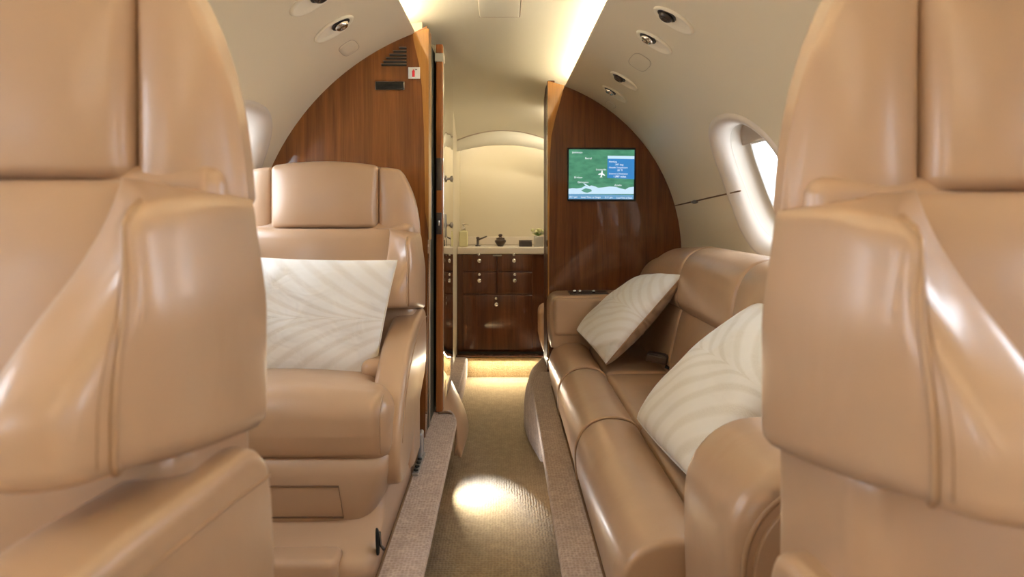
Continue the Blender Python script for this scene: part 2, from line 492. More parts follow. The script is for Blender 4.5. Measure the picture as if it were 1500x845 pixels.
# ------------------------------------------------------------------ bulkheads
def arc_out(side, y, ta, tb, n, r=RC+.004): return [Vector((side*r*math.cos(ta+(tb-ta)*i/n), y, RZ+r*math.sin(ta+(tb-ta)*i/n))) for i in range(n+1)]
yl = 2.31
P = [Vector((-.275, yl, LH+.004)), Vector((-.262, yl, CZ+.12)), Vector((-.268, yl, CZ+.655))]+[Vector((-.318, yl, CZ+.63))]+arc_out(-1, yl, 1.20, -.70, 40)
bl = setp(mk('wall_bulkhead_left', prism(P, (0, .07, 0)), M['woodL'], smooth=False), kind='structure')
# edge cap flaring wide at the top, its lit sheen painted as a golden tone
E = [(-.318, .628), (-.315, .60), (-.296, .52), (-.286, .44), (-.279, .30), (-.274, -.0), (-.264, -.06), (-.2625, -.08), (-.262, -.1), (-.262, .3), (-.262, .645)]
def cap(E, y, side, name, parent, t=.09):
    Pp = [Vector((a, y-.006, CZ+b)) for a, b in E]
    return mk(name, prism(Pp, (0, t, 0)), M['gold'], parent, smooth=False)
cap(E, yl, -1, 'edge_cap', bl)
yr = 3.29
P = [Vector((.222, yr, LH-.15)), Vector((.222, yr, CZ+.655)), Vector((.305, yr, CZ+.632))]+arc_out(1, yr, 1.22, -.70, 40)
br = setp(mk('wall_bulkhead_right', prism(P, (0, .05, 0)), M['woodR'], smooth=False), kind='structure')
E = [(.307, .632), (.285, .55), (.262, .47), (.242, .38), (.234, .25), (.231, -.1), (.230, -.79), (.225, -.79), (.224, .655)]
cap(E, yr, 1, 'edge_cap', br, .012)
jm = setp(mk('trim_6', rbox(.2245, .26, yr+.006, yr+.33, LH-.18, CZ+.66, .006, 3, 4), M['jamb']), kind='structure')

# ------------------------------------------------------------------ lavatory beyond
yc = 4.04
setp(mk('wall_lavatory_left', box(-.36, -.285, 2.75, 4.35, -.02, CZ+.70), M['lav'], smooth=False), kind='structure')
setp(mk('wall_lavatory_right', box(.44, .50, yr+.05, 4.35, -.02, CZ+.70), M['lav'], smooth=False), kind='structure')
# back wall and the arched valance before it
setp(mk('wall_back', box(-.95, .95, 4.32, 4.36, -.02, CZ+.75), M['lav'], smooth=False), kind='structure')
n = 24
top = [(-.44+.88*i/n, CZ+.505-.145*abs(-1+2*i/n)**2) for i in range(n+1)]
def low(x): return CZ+.412-.50*x*x
rowsf = []
for x, z in top: rowsf.append([(x, yc, z), (x, yc, low(x)), (x, yc+.018, low(x)), (x, yc+.018, z+.01)])
setp(mk('trim_7', loft(rowsf, closed=True), M['cream2']), kind='structure')
setp(mk('trim_8', loft([[(x, yc-.001+.0, z+.004), (x, yc-.004, z-.001), (x, yc-.001, z-.006)] for x, z in [(a, b-.002) for a, b in top]]), M['shade']), kind='structure')
setp(mk('ceiling_lavatory', box(-.5, .5, yc+.01, 4.35, CZ+.52, CZ+.56), M['lav'], smooth=False), kind='structure')
L = empty('valance_light', (0, yc+.10, CZ+.47), 'warm light strip concealed behind the arched panel over the vanity', 'light')
pts = [(-.30+.6*i/20, yc+.05, low(-.30+.6*i/20)+.045) for i in range(21)]
mk('light_strip', tube(pts, .009), M['lavlamp'], L)
pts2 = [(a, b, c+.012) for a, b, c in pts]
mk('light_base', tube(pts2, .007), M['white'], L)
# step up to the lavatory, carpeted, with its courtesy light
sy = 3.95
setp(mk('floor_lavatory', box(-.285, .44, sy+.012, 4.35, -.02, CZ-.885), M['carpetG'], smooth=False), kind='structure')
setp(mk('trim_9', rbox(-.285, .44, sy, sy+.05, CZ-.878, CZ-.868, .004, 2, 4), M['woodC']), kind='structure')
setp(mk('trim_10', rbox(-.30, -.215, 3.2, sy+.0, 0, CZ-.875, .012, 3, 4), M['carpetP']), kind='structure')
area('step_light', (0.0, sy-.012, CZ-.882), .40, 2.4, (1, .88, .66), (0, -.7, -1), .012)

setp(mk('floor_under_left', box(-.95, -.37, 2.68, 4.34, -.02, LH), M['carpetP'], smooth=False), kind='structure')
setp(mk('floor_under_right', box(.51, .95, 3.31, 4.34, -.02, LH), M['carpetP'], smooth=False), kind='structure')
for s in (-1, 1): setp(mk('ceiling_edge', box(*sorted((s*.30, s*.60)), 3.42 if s > 0 else 2.43, 4.34, CZ+.60, CZ+.74), M['lav'], smooth=False), kind='structure')
# vanity cabinet
vc = empty('vanity_cabinet', (0, yc+.1, CZ-.885), 'dark glossy mahogany vanity cabinet with four drawers under the cream counter', 'cabinet')
cx0, cx1 = -.284, .262
mk('carcass', rbox(cx0, cx1, yc, 4.30, CZ-.885, CZ-.262, .004, 2, 6), M['woodC'], vc)
mk('kickboard', rbox(cx0+.01, cx1-.01, yc-.004, yc+.01, CZ-.883, CZ-.862, .003, 2, 4), M['black'], vc)
def knob(px, py, parent, y=yc-.008, r=.0145):
    c = at(px, py, y-.012)
    mk('knob', lathe([(.0008, .0), (r*.55, .001), (r*.95, .007), (r, .012), (r*.8, .018), (r*.45, .022), (r*.45, .032)], c-Vector((0, .008, 0)), (0, 1, 0), 20), M['chrome'], parent)
    mk('keyhole_plate', lathe([(.0085, 0), (.009, .003), (.001, .003)], at(px, py-9, yc-.014), (0, 1, 0), 16), M['chrome'], parent)
def front(name, px0, py0, px1, py1, kn, ):
    a = at(px0, py0, yc-.008); b = at(px1, py1, yc-.008)
    d = mk(name, rbox(a.x, b.x, yc-.009, yc+.004, b.z, a.z, .0035, 3, 4), M['woodC'], vc)
    d.location = (0, 0, 0)
    knob(kn[0], kn[1], vc if 0 else d)
# (children of a child whose own location is zero keep the same frame)
front('drawer', 678, 373, 727.3, 397, (702, 382)); front('drawer', 728.7, 373, 780, 397, (753, 382))
front('drawer', 678, 399, 727.3, 430, (702, 411)); front('drawer', 728.7, 399, 780, 430, (754, 411))
front('door', 678, 432, 780, 513, (727, 446))
a = at(722, 373.2, yc-.002)
mk('latch', rbox(a.x, a.x+.055, yc-.013, yc+.002, a.z-.007, a.z+.001, .003, 2, 4), M['brass'], vc)
ct = setp(mk('countertop', rbox(-.284, .30, yc-.012, 4.299, CZ-.2615, CZ-.219, .006, 3, 6), M['counter'], base=(0, 4.1, CZ-.262)), 'cream solid counter slab on the dark mahogany vanity', 'countertop')
setp(mk('trim_14', rbox(-.284, .40, 4.300, 4.3195, CZ-.219, CZ-.165, .004, 2, 6), M['counter']), kind='structure')
ch = CZ-.219
# soap bottle
s0 = at(679, 358, 4.10); s0.z = ch
b = empty('soap_bottle', s0, 'pale yellow liquid soap bottle with a silver pump by the mirror door', 'bottle')
mk('bottle', rbox(s0.x-.028, s0.x+.028, s0.y-.02, s0.y+.02, ch, ch+.100, .010, 4, 4), M['soap'], b)
mk('pump', lathe([(.014, 0), (.014, .020), (.006, .022), (.006, .034), (.010, .035), (.010, .044), (.002, .046)], (s0.x, s0.y, ch+.100), n=20), M['chrome'], b)
mk('nozzle', tube([(s0.x, s0.y, ch+.140), (s0.x+.02, s0.y-.012, ch+.141), (s0.x+.03, s0.y-.018, ch+.136)], .0035), M['chrome'], b)
# faucet
s0 = at(700, 358, 4.16); s0.z = ch
b = empty('faucet', s0, 'slim bronze faucet with a lever spout standing on the counter', 'faucet')
mk('body', lathe([(.017, 0), (.017, .005), (.009, .008), (.008, .045), (.011, .048), (.011, .056), (.002, .060)], s0, n=20), M['lock'], b)
mk('spout', tube([s0+Vector((0, 0, .040)), s0+Vector((.025, -.01, .050)), s0+Vector((.058, -.02, .064))], [.006, .005, .004]), M['lock'], b)
# dark jar
s0 = at(733, 358, 4.16); s0.z = ch
b = empty('jar', s0, 'small dark round jar with a knobbed lid in the middle of the counter', 'jar')
mk('body', lathe([(.016, 0), (.02, .004), (.036, .028), (.036, .036), (.026, .044), (.024, .046)], s0, n=28), M['dark'], b)
mk('lid', lathe([(.027, .046), (.027, .052), (.012, .056), (.008, .060), (.014, .068), (.012, .075), (.001, .078)], s0, n=24), M['dark'], b)
# dark patterned box
s0 = at(770, 358, 4.12); s0.z = ch
b = empty('tissue_box', s0, 'small flat brown patterned box on the counter beside the flower cube', 'box')
mk('box_body', rbox(s0.x-.042, s0.x+.040, s0.y-.02, s0.y+.03, ch, ch+.034, .004, 3, 4), M['lock'], b)
mk('box_lid', rbox(s0.x-.043, s0.x+.041, s0.y-.021, s0.y+.031, ch+.034, ch+.040, .002, 2, 4), M['dark'], b)
# flowers in a glass cube
s0 = at(789, 358, 4.12); s0.z = ch
b = empty('flower_vase', s0, 'square mirrored glass cube of pale yellow flowers on the counter', 'vase')
vs = mk('vase', rbox(s0.x-.030, s0.x+.030, s0.y-.030, s0.y+.030, ch, ch+.066, .004, 3, 4), mat('silvered_glass', (.50, .47, .40), .15, .4), b)
random.seed(3)
for i in range(15):
    a = random.uniform(0, 2*PI); rr = random.uniform(0, .045); c = s0+Vector((rr*math.cos(a)-.006, rr*math.sin(a)*.6, .085+random.uniform(-.008, .022)))
    fl = []
    for k in range(9):
        an = 2*PI*k/9
        d = Vector((math.cos(an), math.sin(an), .5)).normalized(); w = d.cross(Vector((0, 0, 1))).normalized()*.006
        fl.append(([tuple(c), tuple(c+d*.010+w), tuple(c+d*.017), tuple(c+d*.010-w)], [(0, 1, 2, 3)]))
    fl.append(lathe([(.001, -.004), (.009, -.002), (.010, .004), (.005, .009), (.001, .010)], c, n=10))
    mk('flower', join(*fl), M['petal'], b)
lv = []
for i in range(26):
    a = random.uniform(0, 2*PI); c = s0+Vector((0, 0, .066)); d = Vector((math.cos(a)*.9, math.sin(a)*.6, random.uniform(.1, .9))).normalized(); L_ = random.uniform(.035, .058)
    w = d.cross(Vector((0, 0, 1))).normalized()*.006
    lv.append(([tuple(c), tuple(c+d*L_*.5+w), tuple(c+d*L_), tuple(c+d*L_*.5-w+Vector((0, 0, .002)))], [(0, 1, 2, 3)]))
mk('leaves', join(*lv), M['leaf'], b)
# leather padded lavatory seat glimpsed behind the jamb
b = empty('lavatory_seat', (.34, 3.86, CZ-.885), 'tan leather lavatory seat side glimpsed between vanity and right door jamb', 'seat')
mk('side_pad', rbox(.205, .40, 3.70, 3.93, CZ-.84, CZ-.54, .045, 5, 5, lambda q, w: q+Vector((.05*max(0, -w.z)**2, 0, 0))), M['leather'], b)
mk('base', rbox(.27, .42, 3.72, 3.92, CZ-.885, CZ-.82, .01, 3, 4), M['shell'], b)

area('lavatory_fill', (.34, 3.70, CZ+.56), .12, 4.5, (1, .90, .72), (-.35, .2, -1))  # unseen lamp added behind the right bulkhead to brighten the lavatory
# ------------------------------------------------------------------ door leaf folded back on the left
dl = setp(empty('door_1', (-.25, 2.62, LH)), kind='structure')
mk('door_leaf', rbox(-.267, -.240, 2.60, 3.10, LH+.004, CZ+.665, .004, 3, 4), M['reed'], dl)
mk('door_mirror', rbox(-.2405, -.2365, 2.612, 3.095, LH+.02, CZ+.655, .0015, 2, 3), M['mirror'], dl)
mk('door_catch', rbox(-.271, -.234, 2.592, 2.64, CZ+.595, CZ+.628, .003, 3, 3), M['cream2'], dl)
lp = mk('lock_plate', rbox(-.2655, -.243, 2.596, 2.605, CZ-.005+.09, CZ+.213, .002, 2, 3), M['lock'], dl)
mk('lock_plate', rbox(-.2655, -.243, 2.596, 2.605, CZ-.09, CZ-.004, .002, 2, 3), M['lock'], dl)
mk('latch_bolt', rbox(-.260, -.250, 2.588, 2.60, CZ-.056, CZ-.034, .002, 2, 3), M['chrome'], dl)
for z, nm in ((.135, 'bolt_knob'), (-.055, 'door_knob')):
    c = Vector((-.236, 2.70, CZ+z))
    mk(nm, lathe([(.014, 0), (.014, .003), (.005, .006), (.005, .016), (.012, .020), (.013, .027), (.004, .031)], c, (1, 0, 0), 20), M['brass'], dl)
mk('escutcheon', rbox(-.237, -.232, 2.66, 2.70, CZ-.105, CZ-.01, .002, 2, 3), M['brass'], dl)
# dark pocket between bulkhead and door, with its pale seal
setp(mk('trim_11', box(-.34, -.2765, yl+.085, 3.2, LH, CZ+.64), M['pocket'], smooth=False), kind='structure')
setp(mk('trim_12', tube([(-.272, yl+.105, LH+.01), (-.272, yl+.105, CZ+.62)], .0035), M['surround']), kind='structure')
for z in (.50, -.1, -.6):
    pass

# leather boot wrapped round the corner of the ledge below the door
LC = [at(643, 600, 2.62), at(654, 605, 2.615), at(665, 624, 2.60), at(669, 645, 2.62), at(671.5, 667, 2.665)]
RC_ = [at(661, 556, 2.80), at(674, 582, 2.84), at(685, 608, 2.86), at(688, 634, 2.84), at(673.5, 669, 2.67)]
def poly_at(P, t):
    q = chaikin(P, 3, False); x = t*(len(q)-1); i = min(int(x), len(q)-2); return q[i].lerp(q[i+1], x-i)
rows = []
for i in range(17):
    t = i/16; a = poly_at(LC, t); bq = poly_at(RC_, t); row = []
    for j in range(9):
        s_ = j/8; q = a.lerp(bq, s_); q += Vector((.010, -.018, .0))*math.sin(PI*s_); row.append(q)
    rows.append(row+[q+Vector((-.005, .004, 0)) for q in row[::-1]])
setp(mk('leather_boot', loft(rows), M['leather2'], base=(-.2, 2.8, 0)), 'tan leather boot flap wrapping the carpet ledge corner below the lavatory door', 'boot')
o = mk('trim_13', tube(chaikin([(-.255, 2.59, LH+.004), (-.215, 2.60, LH+.006), (-.192, 2.58, LH-.01), (-.182, 2.55, LH-.06), (-.184, 2.53, LH-.14)], 2, False), .005), M['seam']); setp(o, kind='structure')

# ------------------------------------------------------------------ things on the bulkheads
g0 = empty('vent_grille', at(578, 85, yl), 'six stepped dark louvre slots cut high in the left wood bulkhead', 'vent')
for i, (xa, yy) in enumerate(((585, 71), (576.5, 76), (571, 81), (566, 86), (562, 91), (559, 95.5))):
    a = at(xa, yy-1.3, yl-.001); c = at(595.5, yy+1.3, yl-.001)
    mk('slot', rbox(a.x, c.x, yl-.003, yl+.001, c.z, a.z, .001, 2, 3), M['black'], g0)
    mk('louvre', rbox(a.x-.002, c.x, yl-.0045, yl, a.z, a.z+.0020, .0006, 2, 3), M['brass'], g0)
a = at(550, 119.5, yl); c = at(593, 132, yl)
g0 = empty('display_unit', at(571, 126, yl), 'small black rectangular display strip on the left wood bulkhead below the louvres', 'display')
mk('bezel', rbox(a.x, c.x, yl-.006, yl, c.z, a.z, .004, 3, 3), M['brass'], g0)
mk('screen', rbox(a.x+.003, c.x-.002, yl-.008, yl-.004, c.z+.002, a.z-.002, .003, 3, 3), mat('dark_display', (.01, .012, .012), .12), g0)
a = at(598, 98.5, yl-.006); c = at(615.3, 115.5, yl-.006)
g0 = empty('extinguisher_sign', (a+c)/2, 'white square sticker with a red fire extinguisher symbol', 'sign')
mk('plate', rbox(a.x, c.x, yl-.0085, yl-.0065, c.z, a.z, .0009, 2, 3), M['white'], g0)
# rounded plate corners come from a flat rounded outline
cx_, cz_ = (a.x+c.x)/2-.002, (a.z+c.z)/2
mk('extinguisher_symbol', join(rbox(cx_-.0045, cx_+.0045, yl-.0100, yl-.0084, cz_-.014, cz_+.008, .0008, 2, 2), rbox(cx_-.002, cx_+.002, yl-.0100, yl-.0084, cz_+.008, cz_+.012, .0005, 2, 2)), M['red'], g0)
mk('mark', rbox(cx_+.006, cx_+.013, yl-.0095, yl-.0084, cz_+.011, cz_+.0135, .0004, 2, 2), M['dark'], g0)

# the moving-map monitor
ym = yr-.002
mo = empty('monitor', at(881, 256, ym), 'flat moving map screen with blue info panel on the right wood bulkhead', 'monitor')
def emi(name, c, s=1.0, noise=None):
    m = bpy.data.materials.new(name); m.use_nodes = True; t = m.node_tree; t.nodes.clear()
    o = t.nodes.new('ShaderNodeOutputMaterial'); e = t.nodes.new('ShaderNodeEmission'); e.inputs[0].default_value = (*c, 1); e.inputs[1].default_value = s
    gl = t.nodes.new('ShaderNodeBsdfGlossy'); gl.inputs['Roughness'].default_value = .1
    x = t.nodes.new('ShaderNodeMixShader'); x.inputs[0].default_value = .04
    t.links.new(e.outputs[0], x.inputs[1]); t.links.new(gl.outputs[0], x.inputs[2]); t.links.new(x.outputs[0], o.inputs[0])
    if noise:
        tc = t.nodes.new('ShaderNodeTexCoord'); mp = t.nodes.new('ShaderNodeMapping'); mp.inputs['Scale'].default_value = (22, 22, 60); mp.inputs['Rotation'].default_value = (0, .3, 0)
        n = t.nodes.new('ShaderNodeTexNoise'); n.inputs['Scale'].default_value = 1; n.inputs['Detail'].default_value = 6
        r = t.nodes.new('ShaderNodeValToRGB'); r.color_ramp.elements[0].position = .35; r.color_ramp.elements[1].position = .68
        r.color_ramp.elements[0].color = (*noise, 1); r.color_ramp.elements[1].color = (*c, 1)
        t.links.new(tc.outputs['Object'], mp.inputs[0]); t.links.new(mp.outputs[0], n.inputs['Vector']); t.links.new(n.outputs['Fac'], r.inputs[0]); t.links.new(r.outputs[0], e.inputs[0])
    return m
a = at(831, 216.5, ym); c = at(930.8, 294.5, ym)
mk('bezel', rbox(a.x, c.x, ym-.010, ym+.004, c.z, a.z, .004, 3, 3), M['black'], mo)
def scr(name, pts, m, lay):
    y = ym-.010-.0006*lay
    return mk(name, prism([at(px, py, y) for px, py in pts], (0, .0005, 0)), m, mo, smooth=False)
tL, tR, bR, bL = (833.5, 218.5), (929.5, 219.5), (928, 292), (832.8, 291.5)
scr('screen', [tL, tR, bR, bL], emi('screen_land', (.085, .30, .17), 1, (.05, .20, .12)), 1)
sea = [(832.8, 284), (832.9, 276.5), (838, 275.5), (845, 276), (852, 275), (857, 272), (861, 274), (866, 271.5), (872, 273), (876, 275), (883, 274.5), (893, 273), (902, 273.5), (908, 275.5), (916, 277.5), (921, 274.5), (928.5, 273.5), (928.3, 284)]
scr('screen_sea', sea, emi('screen_sea', (.55, .74, .88), 1), 2)
scr('screen_inlet', [(851, 279), (858, 275.5), (866, 277.5), (867, 280), (860, 282.5), (855, 281)], emi('screen_land_small', (.10, .30, .22), 1), 3)
scr('screen_river', [(854.5, 268.5), (856, 268.5), (864, 273), (863, 275), (858, 272)], emi('screen_river', (.6, .78, .9), 1), 3)
scr('screen_status_bar', [(832.8, 284), (928.3, 285.5), (928, 292), (832.8, 291.5)], emi('screen_bar', (.13, .32, .52), 1), 3)
scr('screen_info_panel', [(890, 228), (929.3, 228.5), (929.1, 262.5), (889.5, 260.5)], emi('screen_panel', (.04, .22, .52), 1), 3)
scr('screen_info_header', [(890.3, 228), (929.3, 228.5), (929.3, 233), (890.3, 232.3)], emi('screen_header', (.55, .76, .92), 1), 4)
W = emi('screen_letters', (.9, .95, 1), 1)
scr('screen_aircraft', [(881.4, 249.5), (882.8, 250), (882.9, 253.4), (886.4, 256.6), (886.2, 257.8), (882.6, 256), (881.4, 258.2), (882.4, 259.8), (880.6, 259.4), (878.6, 260), (880, 258), (880.2, 255.6), (876.4, 256), (876.8, 254.8), (880.6, 253)], W, 5)
def text(px, py, s, size):
    cu = bpy.data.curves.new('screen_text', 'FONT'); cu.body = s; cu.size = size; cu.extrude = .0001
    tmp = bpy.data.objects.new('screen_text_curve', cu)
    me = bpy.data.meshes.new_from_object(tmp); bpy.data.objects.remove(tmp)
    me.materials.clear(); me.materials.append(W)
    o = bpy.data.objects.new('screen_text', me); COL.objects.link(o)
    o.parent = mo; o.location = at(px, py, ym-.0136)-mo.location; o.rotation_euler = (PI/2, .012, 0)
for px, py, s, z in ((838, 224.3, 'Jenkinson', .0135), (857, 233, 'Barrel', .0135), (873, 249.3, 'Sussexville', .012), (841, 261, 'Brisbon', .0135), (846, 268, 'Galveston', .0135),
                     (900, 272.3, 'Acadia', .0135), (892, 237.8, 'Heading', .012), (901, 242.2, '347 deg', .013), (892, 246.2, 'Outside Temperature', .0105), (904, 250.6, '30 \u00b0F', .013),
                     (892, 255.2, 'Distance to Destination', .0098), (898.5, 259.8, '1,897 miles', .014),
                     (834, 289.5, '8:11 pm', .0125), (851, 289.8, 'Local Time at Origin', .0118), (886, 290.2, '5:11 pm', .0118), (903, 290.6, 'Local Time at Dest', .0100)):
    text(px, py, s, z)

# ------------------------------------------------------------------ overhead pods
def pod(side, y, th, label, lamp=False):
    nrm = walln(side, th); c = wallp(side, th, y)
    up = Vector((-side*math.sin(th), 0, math.cos(th)))           # along the arc, towards the ceiling
    t = empty('reading_light' if lamp else 'air_vent', c, label, 'light' if lamp else 'vent', 'round overhead pods in the side liner')
    mk('rim', lathe([(.047, -.001), (.047, .004), (.0445, .008), (.041, .008), (.035, .0030), (.028, .0010), (.001, .0006)], c, nrm, 40, 1.42, 1.05, up), M['cup'], t)
    b = c+up*.024
    mk('socket', lathe([(.029, .0012), (.029, .0050), (.026, .0062), (.024, .0030), (.001, .0028)], b, nrm, 28), M['lock'], t)
    mk('nozzle', lathe([(.021, .004), (.022, .009), (.019, .014), (.015, .017), (.010, .0175), (.008, .013), (.001, .013)], b, nrm+up*-.35*0, 24), M['chrome'] if not lamp else M['dark'], t)
    return t
pod(1, 1.85, 1.0, 'dark reading lamp nozzle overhead on the right, nearest and largest of four pods', True)
pod(1, 2.09, 1.0, 'chrome air outlet overhead on the right, next behind the largest dark nozzle')
pod(1, 2.67, .985, 'third overhead pod on the right, just aft of the blank square cover', True)
pod(1, 2.94, .975, 'smallest overhead pod on the right, closest to the wood bulkhead')
pod(-1, 1.67, .995, 'overhead pod on the left cut off by the top edge of the photo', True)
pod(-1, 1.91, .985, 'chrome air outlet overhead on the left with bright nozzle')
def blank(side, y, th, hw, hb, label):
    t = empty('blank_cover', wallp(side, th, y), label, 'cover')
    rows = []
    pts = [se(2*PI*j/48, 3.2) for j in range(48)]
    for k, d in ((1.04, .0008), (1.04, -.0012), (1.0, -.0012), (1.0, .0008)):
        rows.append([wallp(side, th+hb*k*b/RC, y+hw*k*a, d) for a, b in pts])
    mk('gap', loft(rows, cap=False), M['shade'], t)
    rows = [[wallp(side, th+hb*k*b/RC, y+hw*k*a, d) for a, b in pts] for k, d in ((.985, .001), (.985, -.0015), (.95, -.0022), (.5, -.0022), (.02, -.0022))]
    mk('plate', loft(rows, cap=False), M['cream'], t)
blank(1, 2.36, .989, .085, .036, 'blank rounded cover between the overhead pods on the right')
blank(1, 3.17, .95, .05, .026, 'small blank cover in the liner just ahead of the right bulkhead')
blank(-1, 2.13, .977, .058, .030, 'small blank rounded cover in the liner above the left bulkhead')
# seam and latch of the side ledge table in the right liner
t = empty('table_latch', wallp(1, .285, 2.9), 'thin dark seam with a small latch on the wall below the right window', 'latch')
pts = [wallp(1, .272+(.324-.272)*i/16, 3.28-(3.28-2.34)*i/16, -.001) for i in range(17)]
mk('seam', tube(pts, .003, 6), M['seam'], t)
c = wallp(1, .288, 2.93, -.003)
mk('latch', rbox(c.x-.004, c.x+.004, c.y-.045, c.y+.045, c.z-.011, c.z+.011, .004, 3, 3, lambda q, w: Vector((q.x, q.y, c.z+(q.z-c.z)*(1-.75*abs(w.y))))), M['brass'], t)

# ================================================================== ARMCHAIRS
def armchair(xc, y0, hc, s, label, arm, hw=.180, hh=.21):
    """xc centre, y0 back plane, hc crease height, s=+1 aisle on the +x side; occupant faces the lens"""
    base = (xc, y0-.35, LH)
    R = empty('cabin_armchair', base, label, 'armchair', 'tan leather swivel armchairs')
    X = lambda x: xc+x
    Z = lambda z: hc+z
    Y = lambda y: y0+y
    # --- headrest: centre pad and two wings
    def fc(q, w):
        q = q.copy()
        u = w.x; v = (w.z+1)/2
        if w.y < 0: q.y -= .030*(1-u**4)*(1-abs(2*v-.75)**2.2*.55)*min(1, -w.y)
        q.z += .014*(1-u*u)*max(0, w.z)
        q.z += .012*max(0, -w.z)
        return q
    mk('headrest_cushion', rbox(X(-hw-.001), X(hw+.001), Y(-.062), Y(.055), Z(.006), Z(hh+.004), .018, 6, 14, fc), M['leather'], R)
    for k in (1, -1):
        def fw(q, w, k=k):
            x = (q.x-xc)*k; z = q.z-hc
            t = max(0, min(1, z/hh))
            xo = .3190-.016*t-.050*t**3.0
            x = hw+(x-hw)*(xo-hw)/(.3245-hw)
            f = max(0.0, (x-hw)/(.3245-hw))
            z -= .030*f*f*t
            y = q.y
            if w.y < 0: y += (-w.y)*(.030*f**1.6-.014*math.sin(PI*min(1, f*1.1))*(1-abs(2*t-.8)**2*.4))
            z += (.016-.024*f)*(1-t)
            return Vector((xc+x*k, y, hc+z))
        a, b_ = (X(hw), X(.3245)) if k > 0 else (X(-.3245), X(-hw))
        mk('headrest_wing', rbox(a, b_, Y(-.052), Y(.012), Z(-.004), Z(hh), .017, 6, 12, fw), M['leather'], R)
    # --- back: centre panel
    def fb(q, w):
        q = q.copy(); v = (1-w.z)/2
        if w.y < 0:
            q.y -= (.022*(1-w.x**2)+.055*sstep(0, .8, v)-.012*sstep(.12, 0, v))*min(1, -w.y)
        return q
    mk('backrest', rbox(X(-.262), X(.262), Y(-.115), Y(-.01), Z(-.52), Z(.018), .030, 6, 16, fb), M['leather'], R)
    mk('back_frame', rbox(X(-.300), X(.300), Y(-.06), Y(.05), Z(-.25), Z(.035), .02, 4, 4), M['leather2'], R)
    # --- side bolsters
    zb = -.242
    for k in (1, -1):
        rows = []; pipe = []; sti = []; ns = 26
        for i in range(ns+1):
            t = i/ns; z = zb*t
            e0 = max(0, 1-(1-min(1, t/.13))**2)**.5; e1 = max(0, 1-(1-min(1, (1-t)/.085))**2)**.5
            do = (.62+.38*e0)*(.86+.14*e1)
            ai = (.100+.190*sstep(-.12, .80, t))*(.86+.14*e1)
            xi = .258-.100*sstep(-.1, .9, t)
            xo = .3245+.0135*sstep(0, .5, t)-.010*(1-e1)-.004*(1-e0)
            fo = .236*do
            zr_ = .020
            sc_ = [(xo-.004, .0), (xo, -.03), (xo, -.12*do), (xo-.003, -.19*do), (xo-.014, -fo), (xo-.034, -(fo*.62+ai*.46)), (xo-.062, -(fo*.25+ai*.80)), (xo-.10, -ai*1.0),
                   ((xi+xo)/2-.035, -.86*ai), (xi+.016, -.66*ai), (xi, -.06), (xi, 0)]
            ring_ = chaikin([(a, b, 0) for a, b in sc_], 3)
            zz = z
            def zt(p):
                up = (.022*(1-sstep(.20, .338, p.x)))*(1-t)**2
                return z*(1-.16*min(1, max(0, -p.y/.22)))+up
            rows.append([Vector((xc+k*p.x, y0+p.y, hc+zt(p))) for p in ring_])
            # piping follows the outer front corner
            best = ring_[8*4]
            q_ = ring_[8*4+2]; sti.append(Vector((xc+k*q_.x, y0+q_.y, hc+zt(q_))))
            pipe.append(Vector((xc+k*(best.x+.0005), y0+best.y-.0005, hc+zt(best))))
        sb = mk('side_bolster', loft(rows), M['leather'], R)
        mk('piping', tube(pipe[1:-1], .0034, 8), M['piping'], sb)
        mk('stitching', tube(sti[2:-2], .0010, 6), M['piping'], sb)
    # --- lower shell behind and below
    mk('back_shell', rbox(X(-.318), X(.318), Y(-.17), Y(.004), LH+.03, Z(-.20), .03, 5, 8), M['leather2'], R)
    # --- armrests
    prof_low = [(0, -.225), (-.15, -.232), (-.30, -.262), (-.42, -.320), (-.50, -.395), (-.545, -.47), (-.555, -.545), (-.51, -.60), (-.40, -.60), (-.25, -.53), (-.12, -.47), (0, -.42)]
    prof_flat = [(-.002, -.30), (-.05, -.241), (-.15, -.236), (-.30, -.222), (-.42, -.225), (-.52, -.25), (-.56, -.31), (-.55, -.40), (-.45, -.55), (-.30, -.62), (-.12, -.64), (-.003, -.62)]
    prof_stow = [(-.045, -.345), (-.065, -.318), (-.12, -.312), (-.30, -.32), (-.42, -.345), (-.48, -.39), (-.47, -.45), (-.40, -.49), (-.25, -.49), (-.12, -.46), (-.06, -.42), (-.04, -.38)]
    for k in (1, -1):
        pr = {'low': prof_low, 'flat': prof_flat, 'stow': prof_stow}[arm]
        P2 = [Vector((p.x, p.y)) for p in chaikin([(a, b, 0) for a, b in pr], 2)]
        n = len(P2); N = []
        for i in range(n):
            tt = (P2[(i+1) % n]-P2[i-1]).normalized(); N.append(Vector((-tt.y, tt.x)))
        ar = sum(P2[i].x*P2[(i+1) % n].y-P2[(i+1) % n].x*P2[i].y for i in range(n)); sg = 1 if ar > 0 else -1
        xa, xb, r = .252, .339, .016
        rows = []
        stn = [(xa+r*(1-math.cos(i/5*PI/2)), r*(1-math.sin(i/5*PI/2))) for i in range(6)]
        stn += [(xa+(xb-xa)*.5, -.002)]+[(xb-(x-xa), q) for x, q in stn[::-1]]
        for x, ins in stn:
            rows.append([Vector((xc+k*(x+(.006 if arm != 'low' else -.004*0)), y0+(p+N[i]*sg*ins).x, hc+(p+N[i]*sg*ins).y)) for i, p in enumerate(P2)])
        am = mk('armrest', loft(rows), M['leather'], R)
        # seam running along the outer flank
        sl = {'low': [(-.02, -.262), (-.15, -.268), (-.30, -.300), (-.41, -.352), (-.48, -.42), (-.515, -.49)],
              'flat': [(-.03, -.286), (-.15, -.268), (-.30, -.254), (-.45, -.258)], 'stow': None}[arm]
